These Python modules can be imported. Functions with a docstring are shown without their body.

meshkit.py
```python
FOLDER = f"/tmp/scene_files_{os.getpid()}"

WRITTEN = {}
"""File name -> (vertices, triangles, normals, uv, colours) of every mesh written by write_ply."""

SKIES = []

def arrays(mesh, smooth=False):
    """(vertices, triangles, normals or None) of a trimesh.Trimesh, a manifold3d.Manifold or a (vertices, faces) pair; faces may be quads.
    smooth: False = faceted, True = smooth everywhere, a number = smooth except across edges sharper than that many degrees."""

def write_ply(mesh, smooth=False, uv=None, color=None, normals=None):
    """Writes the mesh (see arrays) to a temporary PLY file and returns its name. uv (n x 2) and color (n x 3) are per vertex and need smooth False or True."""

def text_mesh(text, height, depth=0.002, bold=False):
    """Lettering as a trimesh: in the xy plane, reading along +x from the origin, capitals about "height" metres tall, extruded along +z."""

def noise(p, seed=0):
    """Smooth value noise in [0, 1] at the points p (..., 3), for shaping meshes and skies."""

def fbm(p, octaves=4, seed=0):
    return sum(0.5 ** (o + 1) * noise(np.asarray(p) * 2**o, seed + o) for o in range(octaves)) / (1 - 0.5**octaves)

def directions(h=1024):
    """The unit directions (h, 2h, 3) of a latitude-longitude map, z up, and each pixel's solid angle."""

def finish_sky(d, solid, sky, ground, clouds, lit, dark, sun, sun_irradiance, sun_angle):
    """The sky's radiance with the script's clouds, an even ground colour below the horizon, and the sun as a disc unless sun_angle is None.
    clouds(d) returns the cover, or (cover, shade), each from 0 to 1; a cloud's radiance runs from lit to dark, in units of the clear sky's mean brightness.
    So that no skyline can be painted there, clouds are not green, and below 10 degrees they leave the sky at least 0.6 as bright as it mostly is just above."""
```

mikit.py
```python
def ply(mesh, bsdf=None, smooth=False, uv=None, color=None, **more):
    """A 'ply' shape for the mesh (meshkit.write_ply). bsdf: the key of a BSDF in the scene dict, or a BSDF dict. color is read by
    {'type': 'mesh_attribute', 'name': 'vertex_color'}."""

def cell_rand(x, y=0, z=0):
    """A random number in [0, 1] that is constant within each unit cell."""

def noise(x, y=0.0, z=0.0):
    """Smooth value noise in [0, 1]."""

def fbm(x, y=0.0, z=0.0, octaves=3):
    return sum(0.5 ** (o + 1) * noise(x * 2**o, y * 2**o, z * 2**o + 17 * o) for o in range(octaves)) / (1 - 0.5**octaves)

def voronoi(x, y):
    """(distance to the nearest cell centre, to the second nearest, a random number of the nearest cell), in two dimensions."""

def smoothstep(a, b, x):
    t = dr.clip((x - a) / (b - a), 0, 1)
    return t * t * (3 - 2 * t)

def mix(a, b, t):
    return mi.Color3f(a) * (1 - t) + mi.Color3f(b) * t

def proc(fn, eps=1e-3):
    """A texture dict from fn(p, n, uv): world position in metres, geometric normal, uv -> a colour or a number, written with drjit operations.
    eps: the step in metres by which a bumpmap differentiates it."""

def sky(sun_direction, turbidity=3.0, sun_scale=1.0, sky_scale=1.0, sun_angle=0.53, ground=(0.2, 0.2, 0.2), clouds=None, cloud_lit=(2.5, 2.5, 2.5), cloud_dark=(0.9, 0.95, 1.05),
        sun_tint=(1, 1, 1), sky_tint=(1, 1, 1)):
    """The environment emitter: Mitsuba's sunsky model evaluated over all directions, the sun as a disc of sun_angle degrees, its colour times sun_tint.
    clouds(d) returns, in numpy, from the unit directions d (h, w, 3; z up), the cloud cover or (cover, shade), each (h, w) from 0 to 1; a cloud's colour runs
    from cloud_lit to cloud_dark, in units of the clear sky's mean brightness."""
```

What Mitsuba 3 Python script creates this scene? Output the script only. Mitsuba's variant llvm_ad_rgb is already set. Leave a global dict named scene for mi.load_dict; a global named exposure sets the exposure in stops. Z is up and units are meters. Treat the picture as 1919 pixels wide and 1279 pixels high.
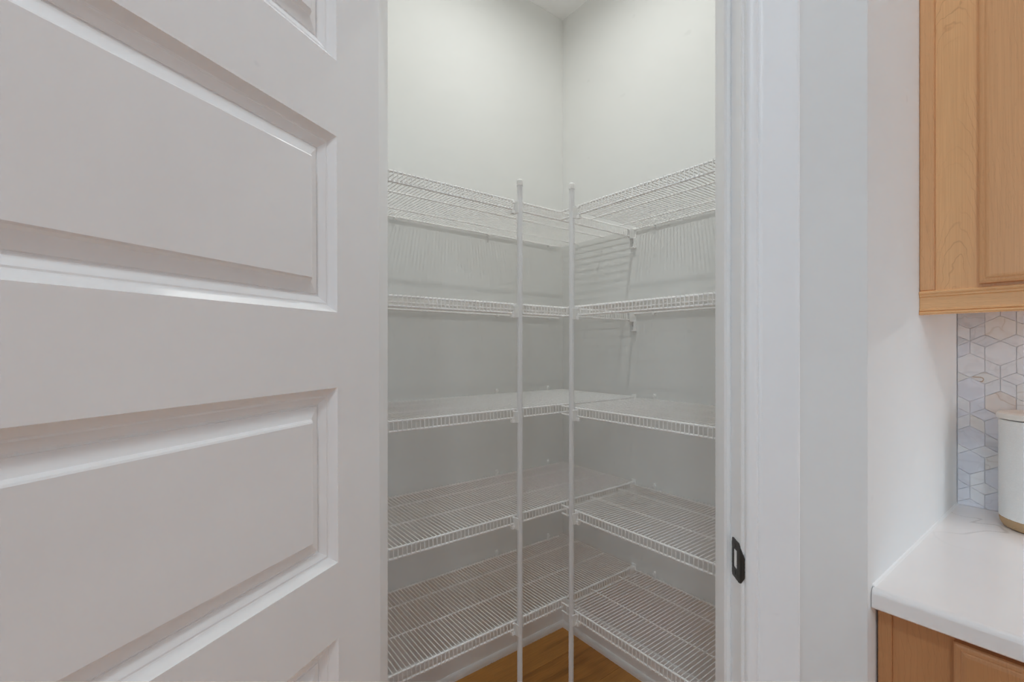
import math
import numpy as np
import trimesh
import mitsuba as mi
import drjit as dr
import mikit
import meshkit
from shapely.geometry import Polygon, box as sbox
from mikit import proc, noise, fbm, smoothstep, mix

T = mi.ScalarTransform4f
scene, labels = {"type": "scene"}, {}
rng = np.random.default_rng(7)

# ------------------------------------------------------------------ camera, lights, exposure
YAW = math.radians(52.534)
CAM_Z = 1.2745
exposure = 0.0
scene["camera"] = {
    "type": "perspective", "fov": 95.83, "fov_axis": "x", "near_clip": 0.02,
    "principal_point_offset_y": -13.8 / 1279,
    "to_world": T().look_at(origin=[0, 0, CAM_Z], target=[math.cos(YAW), math.sin(YAW), CAM_Z], up=[0, 0, 1]),
}
FLOOR = 0.016
U, V, CEIL = 1.4742, 1.540, 2.778            # pantry corner (right wall x=U, left wall y=V), ceiling
PANTRY_LAMP = (1010.0, 1042.0, 1020.0)          # radiance of the small spot in the pantry ceiling
STRIP_LAMP = (60.0, 64.0, 65.0)              # LED bar under the wall cabinet
FILL_GLOW = [(1.52, 2.06, 2.56), (1.06, 1.52, 2.02)]   # radiance of two added, unseen fill windows
LAMP_SPOTS = [(0.59, 0.05, (47.0, 53.5, 57.5)), (-0.63, -0.55, (170.0, 194.0, 208.0))]   # recessed kitchen downlights: x, y, radiance
PANTRY_SPOT = (0.90, 0.977)


# ------------------------------------------------------------------ helpers
def numbered(name):
    if name not in used:
        used.add(name)
        return name
    k = 1
    while f"{name}_{k:03d}" in used:
        k += 1
    used.add(f"{name}_{k:03d}")
    return f"{name}_{k:03d}"


used = set()


def obj(name, mesh, bsdf, parent=None, smooth=False, label=None, kind=None, **more):
    key = numbered(name if parent is None else f"{parent}__{name}")
    scene[key] = mikit.ply(mesh, bsdf, smooth, **more) if not isinstance(mesh, dict) else dict(mesh)
    if label or kind:
        labels[key] = {k: v for k, v in (("label", label), ("kind", kind)) if v}
    return key


def thing(name, label, cat, group=None):
    key = numbered(name)
    labels[key] = {"label": label, "category": cat}
    if group:
        labels[key]["group"] = group
    return key


def tag(key, label, cat, group=None):
    labels[key] = {"label": label, "category": cat}
    if group:
        labels[key]["group"] = group


def struct(name, label, mesh=None, bsdf=None, smooth=False, cat=None):
    key = numbered(name)
    if mesh is not None:
        scene[key] = mikit.ply(mesh, bsdf, smooth)
    labels[key] = {"label": label, "kind": "structure"}
    if cat:
        labels[key]["category"] = cat
    return key


def box(x0, x1, y0, y1, z0, z1, c=0.0):
    """A box, its edges chamfered by c."""
    if c <= 0:
        m = trimesh.creation.box([x1 - x0, y1 - y0, z1 - z0])
        m.apply_translation([(x0 + x1) / 2, (y0 + y1) / 2, (z0 + z1) / 2])
        return m
    pts = []
    for a in (0, 1, 2):
        for sx in (0, 1):
            for sy in (0, 1):
                for sz in (0, 1):
                    p = [x1 if sx else x0, y1 if sy else y0, z1 if sz else z0]
                    s = [1 - 2 * sx, 1 - 2 * sy, 1 - 2 * sz]
                    for b in (0, 1, 2):
                        if b != a:
                            p[b] += s[b] * c
                    pts.append(p)
    return trimesh.convex.convex_hull(np.array(pts))


def cat(*ms):
    return trimesh.util.concatenate([m for m in ms])


def prism(poly, z0, z1):
    p = poly if isinstance(poly, Polygon) else Polygon(poly)
    m = trimesh.creation.extrude_polygon(p, z1 - z0, engine="earcut")
    m.apply_translation([0, 0, z0])
    return m


def frame(origin, ex, ey, ez):
    """4x4 matrix of a local frame."""
    m = np.eye(4)
    m[:3, 0], m[:3, 1], m[:3, 2], m[:3, 3] = ex, ey, ez, origin
    return m


def put(mesh, m):
    mesh = mesh.copy()
    mesh.apply_transform(m)
    if np.linalg.det(m[:3, :3]) < 0 and mesh.volume < 0:
        mesh.invert()
    return mesh


def profile_run(poly, length, m):
    """A profile (2D polygon in local x,y) run along local z by length, then placed by m."""
    return put(prism(poly, 0, length), m)


def tube(path, r, n=6, caps=True):
    path = np.asarray(path, float)
    k = len(path)
    d = np.gradient(path, axis=0)
    d /= np.linalg.norm(d, axis=1, keepdims=True)
    ref = np.array([0.31, 0.17, 0.93]) if abs(d[0] @ [0.31, 0.17, 0.93]) < 0.9 else np.array([1.0, 0.1, 0])
    vs = []
    a = np.cross(d[0], ref)
    for i in range(k):
        a = a - d[i] * (a @ d[i])
        a /= np.linalg.norm(a)
        b = np.cross(d[i], a)
        t = np.arange(n) * 2 * math.pi / n
        vs.append(path[i] + r * (np.cos(t)[:, None] * a + np.sin(t)[:, None] * b))
    v = np.vstack(vs)
    f = []
    for i in range(k - 1):
        for j in range(n):
            p, q = i * n + j, i * n + (j + 1) % n
            f += [[p, q, q + n], [p, q + n, p + n]]
    if caps:
        v = np.vstack([v, path[0], path[-1]])
        c0, c1 = k * n, k * n + 1
        for j in range(n):
            f.append([c0, (j + 1) % n, j])
            f.append([c1, (k - 1) * n + j, (k - 1) * n + (j + 1) % n])
    return trimesh.Trimesh(v, f, process=False)


def lathe(profile, n=64, center=(0, 0, 0)):
    m = trimesh.creation.revolve(np.array(profile, float), sections=n)
    m.apply_translation(center)
    return m


# ------------------------------------------------------------------ materials
def principled(color, rough, spec=0.5, **more):
    c = color if isinstance(color, dict) else {"type": "rgb", "value": list(color)}
    return {"type": "twosided", "bsdf": {"type": "principled", "base_color": c, "roughness": rough, "specular": spec, **more}}


def orange_peel(p, n, uv):
    return 0.0009 * fbm(p.x * 90, p.y * 90, p.z * 90, 2)


def wall_colour(p, n, uv):
    f = fbm(p.x * 5, p.y * 5, p.z * 5, 3)
    s = noise(p.x * 21 + 3, p.y * 21, p.z * 21)
    scuff = smoothstep(0.93, 0.99, s) * 0.05
    return mix((0.715, 0.715, 0.702), (0.745, 0.745, 0.732), f) * (1 - scuff)


def trim_colour(p, n, uv):
    f = fbm(p.x * 14, p.y * 14, p.z * 6, 2)
    s = noise(p.x * 33 + 7, p.y * 33, p.z * 33)
    return mix((0.815, 0.815, 0.815), (0.84, 0.84, 0.84), f) * (1 - 0.07 * smoothstep(0.955, 0.995, s))


scene["wall_paint"] = {"type": "bumpmap", "texture": proc(orange_peel, 2e-3), "scale": 1.0, "bsdf": principled(proc(wall_colour), 0.75, 0.25)}
scene["ceiling_paint"] = principled((0.82, 0.815, 0.81), 0.9, 0.2)
scene["trim_paint"] = principled(proc(trim_colour), 0.38, 0.45)
scene["white_wire"] = principled((0.88, 0.88, 0.87), 0.28, 0.55)
scene["white_plastic"] = principled((0.83, 0.83, 0.82), 0.4, 0.5)
scene["pole_paint"] = principled((0.77, 0.77, 0.785), 0.5, 0.5)
scene["dark_metal"] = principled((0.030, 0.027, 0.023), 0.42, 0.6, metallic=0.4)
scene["steel"] = principled((0.55, 0.54, 0.52), 0.35, 0.5, metallic=0.9)
scene["grout"] = principled((0.70, 0.685, 0.685), 0.9, 0.2)
scene["caulk"] = principled((0.84, 0.84, 0.83), 0.5, 0.4)


def wood(axis, seed, light, dark, centre, bend, freq, figure):
    """Maple: fine fibres along the axis, and thin growth lines, nested arches about the given centre line."""
    def f(p, n, uv):
        a, along = (p.y, p.z) if axis == "z" else (p.z, p.y)
        x = p.x
        w = fbm(a * 16 + seed, along * 5.0 + seed * 0.7, x * 16, 3) - 0.5
        d = a - centre
        ring = freq * (along * 3.0 + bend * d * d + 0.55 * w) + 1.2 * (fbm(along * 60, a * 90, seed, 2) - 0.5)
        line = dr.abs(ring - dr.floor(ring) - 0.5) * 2
        vein = smoothstep(0.80, 0.99, line) * figure * smoothstep(0.25, 0.65, fbm(a * 20 + seed, along * 9, 3.0, 2))
        fine = fbm(a * 640 + seed, along * 14, x * 640, 2)
        fleck = smoothstep(0.72, 0.88, noise(a * 900, along * 120, x * 900)) * 0.10
        broad = fbm(a * 30 + 4 + seed, along * 2.2, x * 8, 2)
        t = dr.clip(0.16 + 0.42 * (broad - 0.2) + 0.34 * (fine - 0.5) + vein * 0.38 + fleck, 0, 1)
        return mix(light, dark, t)
    return f


MAPLE_L, MAPLE_D = (0.80, 0.465, 0.222), (0.53, 0.265, 0.110)
scene["maple_stile"] = principled(proc(wood("z", 3.3, MAPLE_L, MAPLE_D, 0.174, 330.0, 8.0, 1.0)), 0.34, 0.5)
scene["maple_upright"] = principled(proc(wood("z", 6.2, (0.72, 0.395, 0.188), (0.45, 0.212, 0.090), 0.55, 60.0, 3.0, 0.45)), 0.34, 0.5)
scene["maple_shaded"] = principled(proc(wood("z", 12.7, (0.53, 0.255, 0.110), (0.34, 0.148, 0.060), 0.50, 70.0, 3.0, 0.5)), 0.34, 0.5)  # same maple, with the shade below the counter put into its colour
scene["maple_level"] = principled(proc(wood("y", 8.1, MAPLE_L, MAPLE_D, 1.9, 40.0, 3.0, 0.4)), 0.34, 0.5)


def plank_colour(k):
    s = 11.0 + 5.3 * k
    lo = [(0.56, 0.262, 0.062), (0.49, 0.215, 0.048), (0.59, 0.285, 0.072)][k]
    hi = [(0.34, 0.140, 0.030), (0.29, 0.115, 0.024), (0.38, 0.162, 0.038)][k]

    def f(p, n, uv):
        w = fbm(p.x * 2.4 + s, p.y * 14, s, 3)
        streak = smoothstep(0.48, 0.70, fbm(p.x * 3.0 + s, p.y * 34 + 3 * w, s, 3))
        fine = fbm(p.x * 18 + s, p.y * 330, 0.0, 2)
        return mix(lo, hi, dr.clip(0.15 + 0.6 * streak + 0.5 * (fine - 0.5), 0, 1))
    return f


for k in range(3):
    scene[f"plank_wood_{k}"] = principled(proc(plank_colour(k)), 0.42, 0.4)


def quartz_colour(p, n, uv):
    w = fbm(p.x * 5 + 2, p.y * 5, p.z * 5, 3) * 2.4
    r = fbm(p.x * 3.2 + w, p.y * 3.2 + 0.7 * w, p.z * 3.2 + 5, 3)
    vein = smoothstep(0.012, 0.0, dr.abs(r - 0.5)) * smoothstep(0.42, 0.62, noise(p.x * 6 + 9, p.y * 6, p.z * 6))
    cloud = fbm(p.x * 9, p.y * 9 + 4, p.z * 9, 2)
    return mix(mix((0.84, 0.815, 0.80), (0.79, 0.765, 0.755), cloud), (0.56, 0.535, 0.52), vein * 0.6)


scene["quartz"] = principled(proc(quartz_colour), 0.16, 0.5)


def marble(seed, base, cloud_c, vein_c, amount):
    def f(p, n, uv):
        y, z = p.y * 1.0, p.z * 1.0
        w = fbm(y * 22 + seed, z * 22, seed, 3)
        cl = smoothstep(0.40, 0.72, fbm(y * 40 + seed + 3 * w, z * 40, seed + 2, 3))
        r = fbm(y * 17 + 2.6 * w + seed, z * 30 + seed, seed, 2)
        vein = smoothstep(0.05, 0.0, dr.abs(r - 0.47)) * amount
        return mix(mix(base, cloud_c, cl * 0.75), vein_c, vein)
    return f


TILE_TONES = {
    "pale": (1.0, (0.86, 0.845, 0.85), (0.79, 0.77, 0.78), (0.64, 0.605, 0.595), 0.25),
    "lilac": (4.0, (0.81, 0.805, 0.85), (0.73, 0.72, 0.765), (0.60, 0.58, 0.62), 0.3),
    "grey": (7.0, (0.75, 0.74, 0.76), (0.62, 0.61, 0.63), (0.50, 0.49, 0.51), 0.4),
    "warm": (9.0, (0.85, 0.815, 0.785), (0.78, 0.735, 0.70), (0.56, 0.46, 0.37), 0.35),
    "rose": (12.0, (0.81, 0.72, 0.66), (0.75, 0.64, 0.57), (0.54, 0.39, 0.28), 0.5),
    "rust": (15.0, (0.82, 0.80, 0.78), (0.74, 0.69, 0.64), (0.45, 0.31, 0.20), 0.95),
}
for k, a in TILE_TONES.items():
    scene[f"marble_{k}"] = principled(proc(marble(*a)), 0.3, 0.5)


def glaze_colour(p, n, uv):
    f = noise(p.x * 420, p.y * 420, p.z * 420)
    return mix((0.80, 0.785, 0.755), (0.84, 0.83, 0.80), f)


scene["canister_glaze"] = principled(proc(glaze_colour), 0.45, 0.4)
scene["lid_glaze"] = principled((0.80, 0.755, 0.69), 0.35, 0.5)
scene["bare_clay"] = principled((0.45, 0.30, 0.17), 0.8, 0.3)

# ------------------------------------------------------------------ room shell
A_Y = 0.2235                                  # kitchen face of the short wall beside the counter
K = np.array([0.836, A_Y])                    # outer corner of that wall and the door wall
LEFT = np.array([-0.71823, 0.69581])          # along the door wall, to the hinge side
INN = np.array([0.69581, 0.71823])            # through the doorway into the pantry
TH = 0.125
S_R, OPEN = 0.1784, 0.6106                    # right jamb face, clear opening


def dw(s, t=0.0):
    """A point of the door wall: s along it from the outer corner, t inwards from the kitchen face."""
    return K + LEFT * s + INN * t


def dwf(s, t, z):
    """Frame of the door wall: x along it, y outwards to the kitchen, z up."""
    p = dw(s, t)
    return frame([p[0], p[1], z], [*LEFT, 0], [*-INN, 0], [0, 0, 1])


DOOR_H = 2.055
plank_x0, plank_y0 = -0.30, -0.20
floor_mesh = cat(box(plank_x0, U, plank_y0, V, -0.06, FLOOR - 0.0065), box(-3.2, plank_x0, -3.2, V, -0.06, FLOOR), box(plank_x0, U, -3.2, plank_y0, -0.06, FLOOR))
fl = struct("floor", "honey brown wood plank floor", floor_mesh, "plank_wood_0")
edges = [1.381 + 0.192 * k for k in range(-9, 2)]
row = 0
for e in edges:
    y0, y1 = max(e, plank_y0), min(e + 0.192, V)
    if y1 - y0 < 0.01:
        continue
    x = plank_x0 - [0.55, 0.1, 0.85, 0.35][row % 4]
    while x < U:
        x0, x1 = max(x, plank_x0), min(x + 1.22, U)
        if x1 - x0 > 0.02:
            obj("plank", box(x0 + 0.0004, x1 - 0.0004, y0 + 0.0004, y1 - 0.0004, FLOOR - 0.0065, FLOOR, 0.0008), f"plank_wood_{[0, 2, 1, 0, 2][(row * 2 + int(x * 3)) % 5]}", fl)
        x += 1.22
    row += 1

struct("ceiling", "white ceiling over pantry and kitchen", box(-3.2, U + 0.1, -3.2, V + 0.1, CEIL, CEIL + 0.08), "ceiling_paint")
struct("wall_left", "pale wall behind the left hand wire shelves", box(-3.2, U + 0.1, V, V + 0.1, -0.06, CEIL), "wall_paint")
wall_r = struct("wall_right", "pale wall behind the right hand shelves, tiled above the counter", box(U, U + 0.1, -3.2, V, -0.06, CEIL), "wall_paint")
FILL_WINS = [(-2.3, 0.4, 0.95, 2.30), (-0.7, 1.3, 1.05, 2.25)]   # added fill panes, out of view: far side wall (y0, y1, z0, z1), wall behind the camera (x0, x1, z0, z1)


def side_wall(a0, a1, z0, z1, d0=0.0, d1=0.1):      # a piece of the far side wall: a is y, d its depth
    return box(-3.2 - d1, -3.2 - d0, a0, a1, z0, z1)


def back_wall(a0, a1, z0, z1, d0=0.0, d1=0.1):      # a piece of the wall behind the camera: a is x
    return box(a0, a1, -3.2 - d1, -3.2 - d0, z0, z1)


for n_, (piece, name, text, lo, hi) in enumerate(((side_wall, "wall_side", "kitchen wall on the far side with added glowing panes", -3.3, V + 0.1), (back_wall, "wall_back", "kitchen wall behind the camera with added glowing panes", -3.2, U))):
    a0, a1, z0, z1 = FILL_WINS[n_]
    struct(name, text, cat(piece(lo, a0, -0.06, CEIL), piece(a1, hi, -0.06, CEIL), piece(a0, a1, -0.06, z0), piece(a0, a1, z1, CEIL)), "wall_paint")
    fill_win = struct(f"added_window_{n_ + 1}", ["wide added fill light panes, unseen, in the far side wall", "added fill light panes, unseen, in the wall behind the camera"][n_])
    fw, mid = 0.05, (a0 + a1) / 2
    obj("frame", cat(piece(a0, a0 + fw, z0, z1, 0, 0.08), piece(a1 - fw, a1, z0, z1, 0, 0.08), piece(a0 + fw, a1 - fw, z0, z0 + fw, 0, 0.08), piece(a0 + fw, a1 - fw, z1 - fw, z1, 0, 0.08), piece(mid - 0.03, mid + 0.03, z0 + fw, z1 - fw, 0, 0.08)), "trim_paint", fill_win)
    q = [(a0 + fw, z0 + fw), (a1 - fw, z0 + fw), (a1 - fw, z1 - fw), (a0 + fw, z1 - fw)]
    fill_pane = trimesh.Trimesh([(-3.25, a, z) if n_ == 0 else (a, -3.25, z) for a, z in q], [[0, 1, 2], [0, 2, 3]] if n_ == 0 else [[0, 2, 1], [0, 3, 2]], process=False)
    obj("fill_pane", fill_pane, "white_plastic", fill_win, emitter={"type": "area", "radiance": {"type": "rgb", "value": list(FILL_GLOW[n_])}})  # glowing sheet added out of view to brighten the kitchen

s_in = (0.3385 - (K[1] + INN[1] * TH)) / LEFT[1]
rough_r, rough_l = S_R - 0.018, S_R + OPEN + 0.018
r_bull = 0.004
corner = Polygon([tuple(K), (U, A_Y), (U, 0.3385), tuple(dw(s_in, TH)), tuple(dw(rough_r, TH)), tuple(dw(rough_r))])
corner = corner.buffer(-r_bull).buffer(r_bull, quad_segs=4)
corner = corner.union(sbox(U - 0.01, A_Y, U, 0.3385))
x_b = dw(0.95)[0]
s_b = (K[0] + INN[0] * TH - (x_b + 0.115)) / -LEFT[0]
side = Polygon([tuple(dw(rough_l)), tuple(dw(0.95)), (x_b, V), (x_b + 0.115, V), tuple(dw(s_b, TH)), tuple(dw(rough_l, TH))])
head = Polygon([tuple(dw(rough_r)), tuple(dw(rough_l)), tuple(dw(rough_l, TH)), tuple(dw(rough_r, TH))])
struct("wall_front", "pale grey angled wall around the pantry doorway and the short wall beside the counter",
       cat(prism(corner, 0, CEIL), prism(side, 0, CEIL), prism(head, DOOR_H + 0.02, CEIL)), "wall_paint", smooth=30)

# baseboards and shoe moulding inside the pantry
base_profile = Polygon([(0, 0), (0.013, 0), (0.013, 0.095), (0.010, 0.102), (0.009, 0.112), (0.005, 0.120), (0, 0.122)])
shoe_profile = Polygon([(0.013, 0), (0.025, 0)] + [(0.013 + 0.012 * math.cos(t), 0.008 + 0.019 * math.sin(t)) for t in np.linspace(0, math.pi / 2, 6)])
x_in = x_b + 0.115
for name, m, ln, lab in (("baseboard_left", frame([x_in, V, FLOOR], [0, -1, 0], [0, 0, 1], [1, 0, 0]), U - x_in, "white baseboard along the left pantry wall"),
                         ("baseboard_right", frame([U, 0.3385, FLOOR], [-1, 0, 0], [0, 0, 1], [0, 1, 0]), V - 0.3385, "white baseboard along the right pantry wall")):
    b = struct(name, lab, profile_run(base_profile, ln, m), "trim_paint", smooth=30)
    obj("shoe_moulding", profile_run(shoe_profile, ln, m), "trim_paint", b, smooth=40)

# ------------------------------------------------------------------ door frame (jamb, stop, strike plate) and casing
fr = struct("trim_1", "white painted door jamb with black strike plate")
zj = DOOR_H + 0.002


def jamb_box(s0, s1, t0, t1, z0, z1, c=0.0015):
    return put(box(s0, s1, -t1, -t0, z0, z1, c), dwf(0, 0, 0))


plate_z0, plate_z1 = 0.950, 1.005
obj("jamb", jamb_box(rough_r, S_R, 0.0, TH, FLOOR, zj), "trim_paint", fr)
obj("jamb", jamb_box(S_R + OPEN, rough_l, 0.0, TH, FLOOR, zj), "trim_paint", fr)
obj("head_jamb", jamb_box(rough_r, rough_l, 0.0, TH, zj, zj + 0.018), "trim_paint", fr)
for s0, s1 in ((S_R, S_R + 0.011), (S_R + OPEN - 0.011, S_R + OPEN)):
    obj("stop", jamb_box(s0, s1, 0.041, 0.079, FLOOR, zj, 0.003), "trim_paint", fr)
obj("stop", jamb_box(S_R, S_R + OPEN, 0.041, 0.079, zj - 0.011, zj, 0.003), "trim_paint", fr)

# strike plate: a thin plate with a latch hole and a lip curling round the jamb's edge
# local x along the jamb's depth (t), y up
sp = Polygon([(0.002, 0.0245), (0.0075, 0.0300), (0.033, 0.0300), (0.036, 0.0270), (0.036, -0.0270), (0.033, -0.0300), (0.0075, -0.0300), (0.002, -0.0290)])
sp = sp.difference(sbox(0.0145, -0.0150, 0.0305, 0.0150))
plate = prism(sp, 0, 0.0016)
arc, half = [], []
for k in range(8):
    a = k * 0.15
    arc.append((0.002 - 0.0070 * math.sin(a), -0.0070 * (1 - math.cos(a))))
    half.append((0.0245 - 0.0125 * (k / 7) ** 1.5, -0.0290 + 0.0110 * (k / 7) ** 1.5))
lv, lf = [], []
for (t, h), (hi, lo) in zip(arc, half):
    for th_ in (0.0016, 0.0):
        lv += [(t, hi, h + th_), (t, lo, h + th_)]
for k in range(7):
    a, b = 4 * k, 4 * k + 4
    for p, q in ((0, 1), (1, 3), (3, 2), (2, 0)):
        lf += [[a + p, b + p, b + q], [a + p, b + q, a + q]]
lf += [[0, 1, 3], [0, 3, 2], [28, 31, 29], [28, 30, 31]]
lip_mesh = trimesh.Trimesh(lv, lf, process=False)
trimesh.repair.fix_normals(lip_mesh)
plate_z = 1.2745 - 391 / 866.6 * 0.735
mp = dw(S_R, 0.0)
pm = frame([mp[0], mp[1], plate_z], [*INN, 0], [0, 0, 1], [*LEFT, 0])
pl = obj("strike_plate", put(cat(plate, lip_mesh), pm), "dark_metal", fr, label="black strike plate with rectangular latch hole")
for yy in (-0.0217, 0.0217):
    obj("screw", put(lathe([(0, 0.0004), (0.0030, 0.0004), (0.0036, 0), (0.0036, -0.002), (0, -0.002)], 14, (0.0225, yy, 0.0019)), pm), "dark_metal", pl, smooth=30)

casing_w = 0.0725
cp = [(0.0, 0.0), (0.0, 0.008), (0.002, 0.0105), (0.007, 0.0125), (0.0125, 0.0125), (0.0155, 0.0105), (0.0170, 0.0085), (0.0185, 0.0100), (0.024, 0.0115), (0.036, 0.0128), (0.050, 0.0150), (0.060, 0.0172),
      (0.066, 0.0185), (0.0705, 0.0180), (0.0725, 0.0160), (0.0725, 0.0)]
cs = struct("trim_2", "white moulded casing around the pantry doorway")
reveal = 0.004
for sgn, s0 in ((-1, S_R - reveal), (1, S_R + OPEN + reveal)):
    m = dwf(s0, 0, 0)
    m[:3, 0] *= sgn
    obj("casing", put(prism(Polygon(cp), FLOOR, DOOR_H + 0.006), m), "trim_paint", cs, smooth=35)
p0 = dw(S_R - reveal - casing_w)
m = frame([p0[0], p0[1], DOOR_H + 0.006], [0, 0, 1], [*-INN, 0], [*LEFT, 0])
obj("head_casing", put(prism(Polygon(cp), 0, OPEN + 2 * (reveal + casing_w)), m), "trim_paint", cs, smooth=35)

# ------------------------------------------------------------------ the open five-panel door
D_C = np.array([0.29322, 0.73572])            # hinge-side corner of the face in view
ang = YAW - math.atan(318.5 / 866.6)
DD = -np.array([math.cos(ang), math.sin(ang)])  # hinge -> free edge
DN = np.array([-DD[1], DD[0]])
if DN @ -D_C < 0:
    DN = -DN
sag = math.radians(0.30)
ex = np.array([DD[0] * math.cos(sag), DD[1] * math.cos(sag), -math.sin(sag)])
ey = np.array([DN[0], DN[1], 0.0])
ez = np.cross(ex, ey) if np.cross(ex, ey)[2] > 0 else np.cross(ey, ex)
DM = frame([D_C[0], D_C[1], 0], ex, ey, ez)      # x across the door, y out of the face in view, z up
DW, DT, STILE = 0.606, 0.035, 0.0975
door = struct("door_1", "white five panel pantry door standing open, its raised panels in view", cat="door")
tops = [1.9394 - 0.3604 * k for k in range(5)]
PH = 0.2522
leaf = sbox(0, 0.030, DW, 2.045)
for t in tops:
    leaf = leaf.difference(sbox(STILE, t - PH, DW - STILE, t))
lm = prism(leaf, 0, DT)
obj("frame", put(lm, DM @ frame([0, -DT, 0], [1, 0, 0], [0, 0, 1], [0, 1, 0])), "trim_paint", door)
steps = [(0, 0), (0.0010, -0.0012), (0.0055, -0.0050), (0.0090, -0.0086), (0.0105, -0.0094), (0.0123, -0.0094), (0.0165, -0.0116), (0.0212, -0.0148), (0.0222, -0.0150), (0.0226, -0.0166), (0.0244, -0.0166),
         (0.0250, -0.0148), (0.0400, -0.0102), (0.0426, -0.0046), (0.0446, -0.0034)]


def panel_mesh(x0, x1, z0, z1):
    vs, fs = [], []
    for face in (0, 1):
        base = len(vs)
        for w, d in steps:
            y = d if face == 0 else -DT - d
            vs += [(x0 + w, y, z0 + w), (x1 - w, y, z0 + w), (x1 - w, y, z1 - w), (x0 + w, y, z1 - w)]
        n = len(steps)
        for i in range(n - 1):
            for j in range(4):
                a, b = base + 4 * i + j, base + 4 * i + (j + 1) % 4
                q = [[a, b, b + 4], [a, b + 4, a + 4]]
                fs += q if face == 0 else [t[::-1] for t in q]
        a = base + 4 * (n - 1)
        q = [[a, a + 1, a + 2], [a, a + 2, a + 3]]
        fs += q if face == 0 else [t[::-1] for t in q]
    return trimesh.Trimesh(np.array(vs), np.array(fs), process=False)


for t in tops:
    obj("panel", put(panel_mesh(STILE, DW - STILE, t - PH, t), DM), "trim_paint", door, smooth=14)
for z in (0.28, 1.05, 1.82):
    pin = D_C + DD * 0.0 - DN * 0.043 + np.array([0.002, 0.0])
    h = obj("hinge", lathe([(0, -0.045), (0.0055, -0.045), (0.0065, -0.042), (0.0065, 0.042), (0.0055, 0.045), (0, 0.045)], 18, (pin[0], pin[1], z)), "dark_metal", door, smooth=40)

# ------------------------------------------------------------------ wire shelves
LIP = 0.0261
ROD_W = [0.008, 0.100, 0.250]
PITCH = 0.0127
R_ROD, R_MID, R_WIRE = 0.0032, 0.0025, 0.0014


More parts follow.
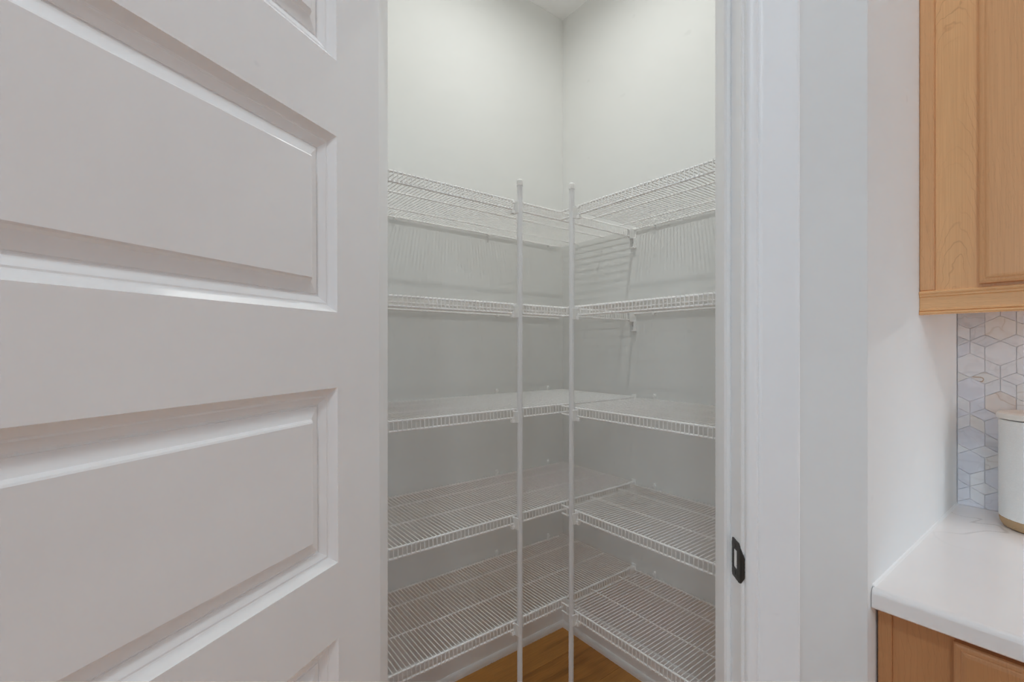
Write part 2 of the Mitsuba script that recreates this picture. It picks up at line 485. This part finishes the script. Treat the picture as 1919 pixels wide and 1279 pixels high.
def shelf(side, z, label, clips, clip_at_pole):
    """side 'left': runs along x on the wall y=V; 'right': runs along y on the wall x=U. z: height of its front rod."""
    key = thing("wire_shelf", label, "shelf", "white wire pantry shelves")
    if side == "left":
        a0, a1, depth = x_b + 0.115 + 0.012, U - 0.004, 0.4025
        P = lambda a, w, h: (a, V - w, z + h)
        first, last = a0 + 0.012, a1 - 0.008
    else:
        a0, a1, depth = 0.3385 + 0.012, V - 0.4025 - 0.004, 0.3960
        P = lambda a, w, h: (U - w, a, z + h)
        first, last = a0 + 0.012, a1 - 0.027
    obj("front_rod", tube([P(a0, depth - 0.003, 0), P(a1, depth - 0.003, 0)], R_ROD, 10), "white_wire", key, smooth=40)
    obj("lip_rod", tube([P(a0, depth - 0.003, -LIP), P(a1, depth - 0.003, -LIP)], R_ROD, 10), "white_wire", key, smooth=40)
    obj("back_rod", tube([P(a0, ROD_W[0], 0), P(a1 - (0.03 if side == "left" else 0), ROD_W[0], 0)], R_ROD, 10), "white_wire", key, smooth=40)
    for w in ROD_W[1:]:
        obj("middle_rod", tube([P(a0, w, 0), P(a1, w, 0)], R_MID, 8), "white_wire", key, smooth=40)
    wires = []
    n = int((last - first) / PITCH)
    up = R_ROD + R_WIRE * 0.7
    for k in range(n + 1):
        a = last - k * PITCH
        da = (rng.random() - 0.5) * 0.0008
        wires.append(tube([P(a, 0.004, up), P(a + da, depth * 0.55, up - 0.0004), P(a, depth - 0.0045, up), P(a, depth + 0.0005, up - 0.0018), P(a, depth + 0.0012, -LIP * 0.5), P(a, depth + 0.0010, -LIP - 0.0022)], R_WIRE, 6))
    obj("cross_wires", cat(*wires), "white_wire", key, smooth=50, kind="stuff")
    for a in clips:
        E = lambda a0_, a1_, w0, w1, h0, h1, c=0.0008: box(*sorted((P(a0_, w0, 0)[0], P(a1_, w1, 0)[0])), *sorted((P(a0_, w0, 0)[1], P(a1_, w1, 0)[1])), z + h0, z + h1, c)
        boss = np.array(P(a, 0.0, 0.017))
        tip = np.array(P(a, 0.0085, 0.017))
        clip = cat(E(a - 0.0055, a + 0.0055, 0.0, 0.0035, -0.010, 0.025), E(a - 0.0055, a + 0.0055, 0.0, 0.0135, -0.0075, -0.0042),
                   E(a - 0.0055, a + 0.0055, 0.0118, 0.0142, -0.0075, 0.001), tube([boss, tip], 0.0056, 12))
        obj("wall_clip", clip, "white_plastic", key)
    if side == "left":
        # end bracket that carries the front rods on the right wall
        w = depth - 0.003
        E = lambda x0, x1, w0, w1, h0, h1, c=0.001: box(x0, x1, V - w1, V - w0, z + h0, z + h1, c)
        br = cat(E(U - 0.034, U - 0.003, w - 0.0065, w - 0.0035, -LIP - 0.006, 0.004), E(U - 0.034, U - 0.003, w + 0.0035, w + 0.0065, -LIP - 0.006, 0.004),
                 E(U - 0.034, U - 0.003, w - 0.0065, w + 0.0065, -LIP - 0.008, -LIP - 0.0035), E(U - 0.0035, U, w - 0.011, w + 0.011, -0.070, 0.012),
                 E(U - 0.016, U - 0.003, w - 0.0105, w - 0.0075, -0.068, -LIP - 0.004), E(U - 0.016, U - 0.003, w + 0.0075, w + 0.0105, -0.068, -LIP - 0.004),
                 E(U - 0.017, U - 0.003, w - 0.0105, w + 0.0105, -0.070, -0.066))
        obj("end_bracket", br, "white_plastic", key)
        obj("bracket_screw", tube([(U - 0.0034, V - w, z - 0.048), (U - 0.0055, V - w, z - 0.048)], 0.004, 12), "steel", key)
    return key, depth


ZL = [0.4245, 0.7536, 1.0841, 1.4107, 1.7338]
ZR = [0.4172, 0.7456, 1.0800, 1.4084, 1.7347]
nth = ["lowest", "second from the bottom", "middle", "second from the top", "topmost"]
for i, z in enumerate(ZL):
    shelf("left", z, f"white wire shelf on the left pantry wall, {nth[i]} of its five", [0.66, 1.055, 1.383] if i == 4 else [0.62, 1.100, 1.381], None)
for i, z in enumerate(ZR):
    shelf("right", z, f"white wire shelf on the right pantry wall, {nth[i]} of its five", [0.60, 1.045], None)

# ------------------------------------------------------------------ support poles
R_POLE = 0.0083


def pole(x, y, top, lean, label, side):
    key = thing("support_pole", label, "pole", "white support poles at the shelf fronts")
    dx, dy = lean
    at = lambda z: np.array([x + dx * z, y + dy * z, z])
    obj("shaft", tube([at(FLOOR + 0.012), at(top - 0.006)], R_POLE, 24), "pole_paint", key, smooth=40)
    cap = lathe([(0, 0.021), (0.004, 0.0208), (0.0075, 0.0195), (0.0096, 0.0165), (0.0100, 0.013), (0.0100, 0.0), (0.0086, 0.0), (0.0086, 0.001), (0, 0.001)], 28)
    cap.apply_translation(at(top - 0.021))
    obj("cap", cap, "white_plastic", key, smooth=40)
    foot = lathe([(0, 0.014), (0.0098, 0.014), (0.0105, 0.010), (0.0105, 0.0), (0, 0.0)], 28)
    foot.apply_translation(at(FLOOR))
    obj("foot", foot, "white_plastic", key, smooth=40)
    for z in (ZL if side == "left" else ZR):
        c = at(z)
        if side == "left":
            e1, e2 = np.array([-1.0, 0, 0]), np.array([0, 1.0, 0])      # along the shelf away from the corner, towards the shelf
            gap = (V - 0.3995) - c[1]
        else:
            e1, e2 = np.array([0, -1.0, 0]), np.array([1.0, 0, 0])
            gap = (U - 0.3930) - c[0]
        m = frame([c[0], c[1], z], e1, e2, [0, 0, 1])
        parts = [put(box(0.0078, 0.0112, -0.006, gap + 0.004, -0.041, -0.004, 0.001), m),
                 put(box(0.0085, 0.0215, gap - 0.0065, gap + 0.0055, -0.041, -0.0305, 0.001), m),
                 put(box(0.0165, 0.0200, gap - 0.0075, gap - 0.0035, -0.041, -0.0215, 0.001), m),
                 put(box(0.0085, 0.0180, gap - 0.0065, gap + 0.0020, -0.0085, -0.0032, 0.001), m)]
        obj("shelf_clip", cat(*parts), "white_plastic", key)
    return key


pole(0.892, V - 0.4025 - 0.0135, 1.800, (0, 0), "white round support pole at the front of the left hand shelves", "left")
pole(U - 0.3960 - 0.0135, 1.0745, 1.811, (0.0, -0.0022), "white round support pole at the front of the right hand shelves", "right")

# ------------------------------------------------------------------ kitchen run on the right wall
C_TOP, C_TH, C_X = 0.9144, 0.030, 0.850
RUN = -2.0                                     # the cabinets run on to here, outside the frame
prof = [(C_X + 0.002, C_TOP - C_TH), (C_X, C_TOP - C_TH + 0.002)]
prof += [(C_X + 0.009 - 0.009 * math.cos(t), C_TOP - 0.009 + 0.009 * math.sin(t)) for t in np.linspace(0, math.pi / 2, 8)]
prof += [(U - 0.001, C_TOP), (U - 0.001, C_TOP - C_TH)]
counter = put(prism(Polygon(prof), 0, A_Y - 0.001 - RUN), frame([0, A_Y - 0.001, 0], [1, 0, 0], [0, 0, 1], [0, -1, 0]))
tag(obj("countertop", counter, "quartz", None, smooth=30), "white quartz countertop with faint grey veins on the base cabinet", "countertop")
caulk = put(prism(Polygon([(0, 0), (0, 0.004), (-0.0012, 0.0015), (-0.004, 0)]), 0, U - C_X - 0.012), frame([C_X + 0.008, A_Y, C_TOP], [0, 1, 0], [0, 0, 1], [1, 0, 0]))
obj("caulk", caulk, "caulk", "countertop", label="white bead of caulk along the short wall")

# base cabinet
BX = 0.876
bc = thing("base_cabinet", "maple wood base cabinet under the white countertop", "cabinet")
obj("scribe_strip", box(BX - 0.004, BX + 0.014, 0.2035, A_Y - 0.003, 0.10, C_TOP - C_TH - 0.0005, 0.001), "maple_shaded", bc, label="narrow maple filler strip at the wall")
obj("body", cat(box(BX, BX + 0.019, 0.1368 - 0.03, 0.2035, 0.10, C_TOP - C_TH - 0.0005, 0.0005), box(BX + 0.019, U, RUN, 0.2035, 0.10, C_TOP - C_TH - 0.0005), box(BX + 0.07, U, RUN, 0.2035, FLOOR, 0.10)), "maple_shaded", bc)
obj("face_frame", cat(box(BX, BX + 0.019, RUN, 0.107, 0.845, C_TOP - C_TH - 0.0005), box(BX, BX + 0.019, RUN, 0.107, 0.10, 0.14)), "maple_shaded", bc)


def slab_door(y0, y1, z0, z1, xf, parent, name="door", frame_w=0.085, vertical=True, wood_name=None):
    """A framed cabinet door or drawer front, its outer edge moulded, facing -x at xf."""
    th = 0.019
    st = [(0, th), (0, 0.006), (0.0015, 0.0045), (0.004, 0.0035), (0.0075, 0.0030), (0.0080, 0.0018), (0.0100, 0.0006), (0.0135, 0.0), (frame_w, 0.0), (frame_w + 0.004, 0.003), (frame_w + 0.012, 0.0065), (frame_w + 0.03, 0.0035)]
    vs, fs = [], []
    for w, d in st:
        w = min(w, (z1 - z0) / 2 - 0.004, (y1 - y0) / 2 - 0.004)
        vs += [(xf + d, y0 + w, z0 + w), (xf + d, y1 - w, z0 + w), (xf + d, y1 - w, z1 - w), (xf + d, y0 + w, z1 - w)]
    n = len(st)
    for i in range(n - 1):
        for j in range(4):
            a, b = 4 * i + j, 4 * i + (j + 1) % 4
            fs += [[a, b + 4, b], [a, a + 4, b + 4]]
    a = 4 * (n - 1)
    fs += [[a, a + 2, a + 1], [a, a + 3, a + 2], [0, 1, 2], [0, 2, 3]]
    return obj(name, trimesh.Trimesh(np.array(vs), np.array(fs), process=False), wood_name or ("maple_upright" if vertical else "maple_level"), parent)


y_d = 0.1345
slab_door(y_d - 0.45, y_d, 0.735, 0.8745, BX - 0.019, bc, "drawer", 0.055, False, "maple_shaded")
slab_door(y_d - 0.45, y_d, 0.115, 0.722, BX - 0.019, bc, "door", wood_name="maple_shaded")
slab_door(y_d - 0.95, y_d - 0.47, 0.735, 0.8745, BX - 0.019, bc, "drawer", 0.055, False, "maple_shaded")
slab_door(y_d - 0.95, y_d - 0.47, 0.115, 0.722, BX - 0.019, bc, "door", wood_name="maple_shaded")

# wall cabinet
WX, W_Z0, W_Z1 = 1.136, 1.372, 2.44
wc = thing("wall_cabinet", "maple wood wall cabinet hung above the countertop", "cabinet")
obj("scribe_strip", box(WX - 0.005, WX + 0.012, 0.2019, A_Y - 0.0005, 1.381, W_Z1, 0.0015), "maple_upright", wc, label="narrow maple strip at the wall")
obj("body", cat(box(WX + 0.019, U, RUN, A_Y - 0.001, W_Z0, W_Z1)), "maple_upright", wc)
obj("face_stile", box(WX, WX + 0.019, 0.1453 - 0.02, 0.2019, 1.381, W_Z1, 0.0005), "maple_stile", wc)
obj("face_rail", cat(box(WX, WX + 0.019, RUN, 0.1253, 1.381, 1.415), box(WX, WX + 0.019, RUN, 0.1253, W_Z1 - 0.06, W_Z1)), "maple_level", wc)
slab_door(0.1430 - 0.43, 0.1430, 1.3865, W_Z1 - 0.03, WX - 0.019, wc, "door", 0.088)
slab_door(0.1430 - 0.88, 0.1430 - 0.45, 1.3865, W_Z1 - 0.03, WX - 0.019, wc, "door", 0.088)
rail_p = [(0.004, 0.0), (0.004, 0.0440), (-0.006, 0.0440), (-0.0085, 0.0425), (-0.0090, 0.0400), (-0.0075, 0.0378), (-0.0060, 0.0372), (-0.0064, 0.0352), (-0.0060, 0.0335), (-0.0040, 0.0322),
          (-0.0035, 0.0310), (-0.0035, 0.0110), (-0.0055, 0.0100), (-0.0062, 0.0082), (-0.0055, 0.0066), (-0.0045, 0.0060), (-0.0075, 0.0052), (-0.0085, 0.0030), (-0.0075, 0.0006), (-0.006, 0.0)]
obj("light_rail", put(prism(Polygon(rail_p), 0, A_Y - 0.0005 - RUN), frame([WX, A_Y - 0.0005, 1.3368], [1, 0, 0], [0, 0, 1], [0, -1, 0])), "maple_level", wc, smooth=30, label="moulded maple rail along the bottom edge")

# LED bar under the cabinet, behind the rail
led = thing("under_cabinet_light", "slim white light bar under the wall cabinet behind its rail", "light")
obj("housing", box(1.219, 1.241, -0.96, -0.11, 1.3570, W_Z0, 0.001), "white_plastic", led)
th_ = np.linspace(math.pi, 2 * math.pi, 11)
lv = np.array([(1.230 + 0.003 * math.cos(t), y, 1.3570 + 0.003 * math.sin(t)) for y in (-0.95, -0.12) for t in th_])
lf = [q for k in range(10) for q in ([k, k + 1, k + 12], [k, k + 12, k + 11])]
lens = trimesh.Trimesh(lv, lf, process=False)
if lens.face_normals[5][2] > 0:
    lens.invert()
obj("diffuser", lens, "white_plastic", led, emitter={"type": "area", "radiance": {"type": "rgb", "value": list(STRIP_LAMP)}})

# backsplash: grout bed and marble mosaic of hexagons and six-rhombus stars
GX = U - 0.004
obj("grout", box(GX, U + 0.001, -0.35, A_Y - 0.0005, C_TOP, W_Z0), "grout", wall_r)
S = 0.0276
HX, HZ = S * math.sqrt(3) / 2, S / 2
cy0, cz0 = 0.1536, 1.2635                      # centre of one hexagon
clip = sbox(-0.35, C_TOP + 0.001, A_Y - 0.002, W_Z0)


def wpt(i, j):                                # lattice to wall: i steps to the right in the picture (towards -y), j half sides down
    return (cy0 - i * HX, cz0 - j * HZ)


tiles = []
for m_ in range(-3, 9):
    for n_ in range(-8, 6):
        si_, sj_ = 4 * m_ + 2 * n_, 4 + 6 * n_
        for q, (di, dj) in enumerate(((0, -4), (0, 4))):
            tiles.append(("hex", si_ + di, sj_ + dj, [(si_ + di + a, sj_ + dj + b) for a, b in ((0, 2), (1, 1), (1, -1), (0, -2), (-1, -1), (-1, 1))]))
        ring6 = [(0, 2), (1, 1), (1, -1), (0, -2), (-1, -1), (-1, 1)]
        for q in range(6):
            a, b = ring6[q], ring6[(q + 1) % 6]
            tiles.append(("rhomb", si_ + a[0] + b[0], sj_ + a[1] + b[1], [(si_, sj_), (si_ + a[0], sj_ + a[1]), (si_ + a[0] + b[0], sj_ + a[1] + b[1]), (si_ + b[0], sj_ + b[1])]))
special = {("hex", 0, 8): "rose", ("rhomb", -2, 4): "rust", ("hex", 0, 0): "pale", ("hex", -2, 2): "pale", ("hex", -2, 6): "lilac", ("hex", 2, 6): "warm"}
tones = ["pale", "pale", "lilac", "grey", "warm", "pale", "lilac"]
seen_t = set()
for kind, i, j, pts in tiles:
    key = (kind, i, j, round(sum(p[0] for p in pts)), round(sum(p[1] for p in pts)))
    if key in seen_t:
        continue
    seen_t.add(key)
    pg = Polygon([wpt(*p) for p in pts]).buffer(-0.0005, join_style=2).intersection(clip)
    if pg.is_empty or pg.area < 4e-6 or pg.geom_type != "Polygon":
        continue
    tone = special.get((kind, i, j)) or tones[int(rng.integers(len(tones)))]
    h = 0.0022 + 0.0005 * rng.random()
    co = np.array(pg.exterior.coords[:-1])
    if Polygon(co).exterior.is_ccw is False:
        co = co[::-1]
    inner = np.array(pg.buffer(-0.0005, join_style=2).exterior.coords[:-1]) if not pg.buffer(-0.0005, join_style=2).is_empty else co
    n = len(co)
    if len(inner) == n:
        order = [int(np.argmin(np.linalg.norm(inner - c, axis=1))) for c in co]
        inner = inner[order]
        vs = [(GX, *c) for c in co] + [(GX - h + 0.0005, *c) for c in co] + [(GX - h, *c) for c in inner]
        fs = []
        for lv in (0, 1):
            for a in range(n):
                b = (a + 1) % n
                fs += [[lv * n + a, lv * n + b, lv * n + n + b], [lv * n + a, lv * n + n + b, lv * n + n + a]]
        fs += [[2 * n, 2 * n + a, 2 * n + a + 1] for a in range(1, n - 1)]
        tm = trimesh.Trimesh(np.array(vs), np.array(fs), process=False)
        if tm.face_normals[-1][0] > 0:
            tm.invert()
    else:
        tm = put(prism(pg, 0, h), frame([GX, 0, 0], [0, 1, 0], [0, 0, 1], [-1, 0, 0]))
    obj("tile", tm, f"marble_{tone}", wall_r)

# ------------------------------------------------------------------ canister on the countertop
can = thing("canister", "white stoneware canister with bare clay foot on the countertop by the tiled wall", "canister")
cc = (1.384, 0.0765, C_TOP)
obj("body", lathe([(0.0700, 0.0215), (0.0708, 0.0222), (0.0708, 0.2130), (0.0700, 0.2160), (0.0670, 0.2170), (0.0650, 0.2150), (0.0640, 0.030), (0, 0.026)], 96, cc), "canister_glaze", can, smooth=40)
obj("foot", lathe([(0, 0.0), (0.0600, 0.0), (0.0655, 0.0035), (0.0690, 0.0095), (0.0702, 0.0160), (0.0702, 0.0218), (0, 0.0218)], 96, cc), "bare_clay", can, smooth=40, label="bare tan clay foot")
lid = obj("lid", lathe([(0, 0.2170), (0.0690, 0.2185), (0.0735, 0.2190), (0.0742, 0.2205), (0.0742, 0.2270), (0.0725, 0.2300), (0.0600, 0.2318), (0.0560, 0.2305), (0.0535, 0.2290), (0, 0.2290)], 96, cc), "lid_glaze", can, smooth=35, label="cream lid")
obj("knob", lathe([(0, 0.2285), (0.010, 0.2285), (0.009, 0.2330), (0.0130, 0.2400), (0.0135, 0.2440), (0.0110, 0.2475), (0, 0.2480)], 48, cc), "lid_glaze", lid, smooth=40)

# ------------------------------------------------------------------ lamps outside the frame
for i, (x, y, glow) in enumerate(LAMP_SPOTS):
    k = thing("ceiling_downlight", ["round recessed downlight in the ceiling in front of the wall cabinet", "round recessed downlight in the middle of the kitchen ceiling"][i], "light", "recessed kitchen downlights")
    ring = lathe([(0.078, 0.0), (0.095, 0.0), (0.096, -0.003), (0.080, -0.006), (0.076, -0.004), (0.078, 0.0)], 40, (x, y, CEIL))
    obj("trim_ring", ring, "white_plastic", k, smooth=40)
    t = np.arange(32) * 2 * math.pi / 32
    v = np.vstack([np.stack([x + 0.077 * np.cos(t), y + 0.077 * np.sin(t), 0 * t + CEIL - 0.0035], 1), [[x, y, CEIL - 0.0035]]])
    obj("diffuser", trimesh.Trimesh(v, [[32, (a + 1) % 32, a] for a in range(32)], process=False), "white_plastic", k, emitter={"type": "area", "radiance": {"type": "rgb", "value": list(glow)}})
pb = thing("pantry_spot_light", "small round white spot light in the pantry ceiling", "light")
px, py = PANTRY_SPOT
obj("trim_ring", lathe([(0.0235, 0.0), (0.040, 0.0), (0.041, -0.003), (0.026, -0.006), (0.0225, -0.004), (0.0235, 0.0)], 40, (px, py, CEIL)), "white_plastic", pb, smooth=40)
t = np.arange(32) * 2 * math.pi / 32
v = np.vstack([np.stack([px + 0.022 * np.cos(t), py + 0.022 * np.sin(t), 0 * t + CEIL - 0.0035], 1), [[px, py, CEIL - 0.0035]]])
obj("diffuser", trimesh.Trimesh(v, [[32, (a + 1) % 32, a] for a in range(32)], process=False), "white_plastic", pb, emitter={"type": "area", "sampling_weight": 5.0, "radiance": {"type": "rgb", "value": list(PANTRY_LAMP)}})
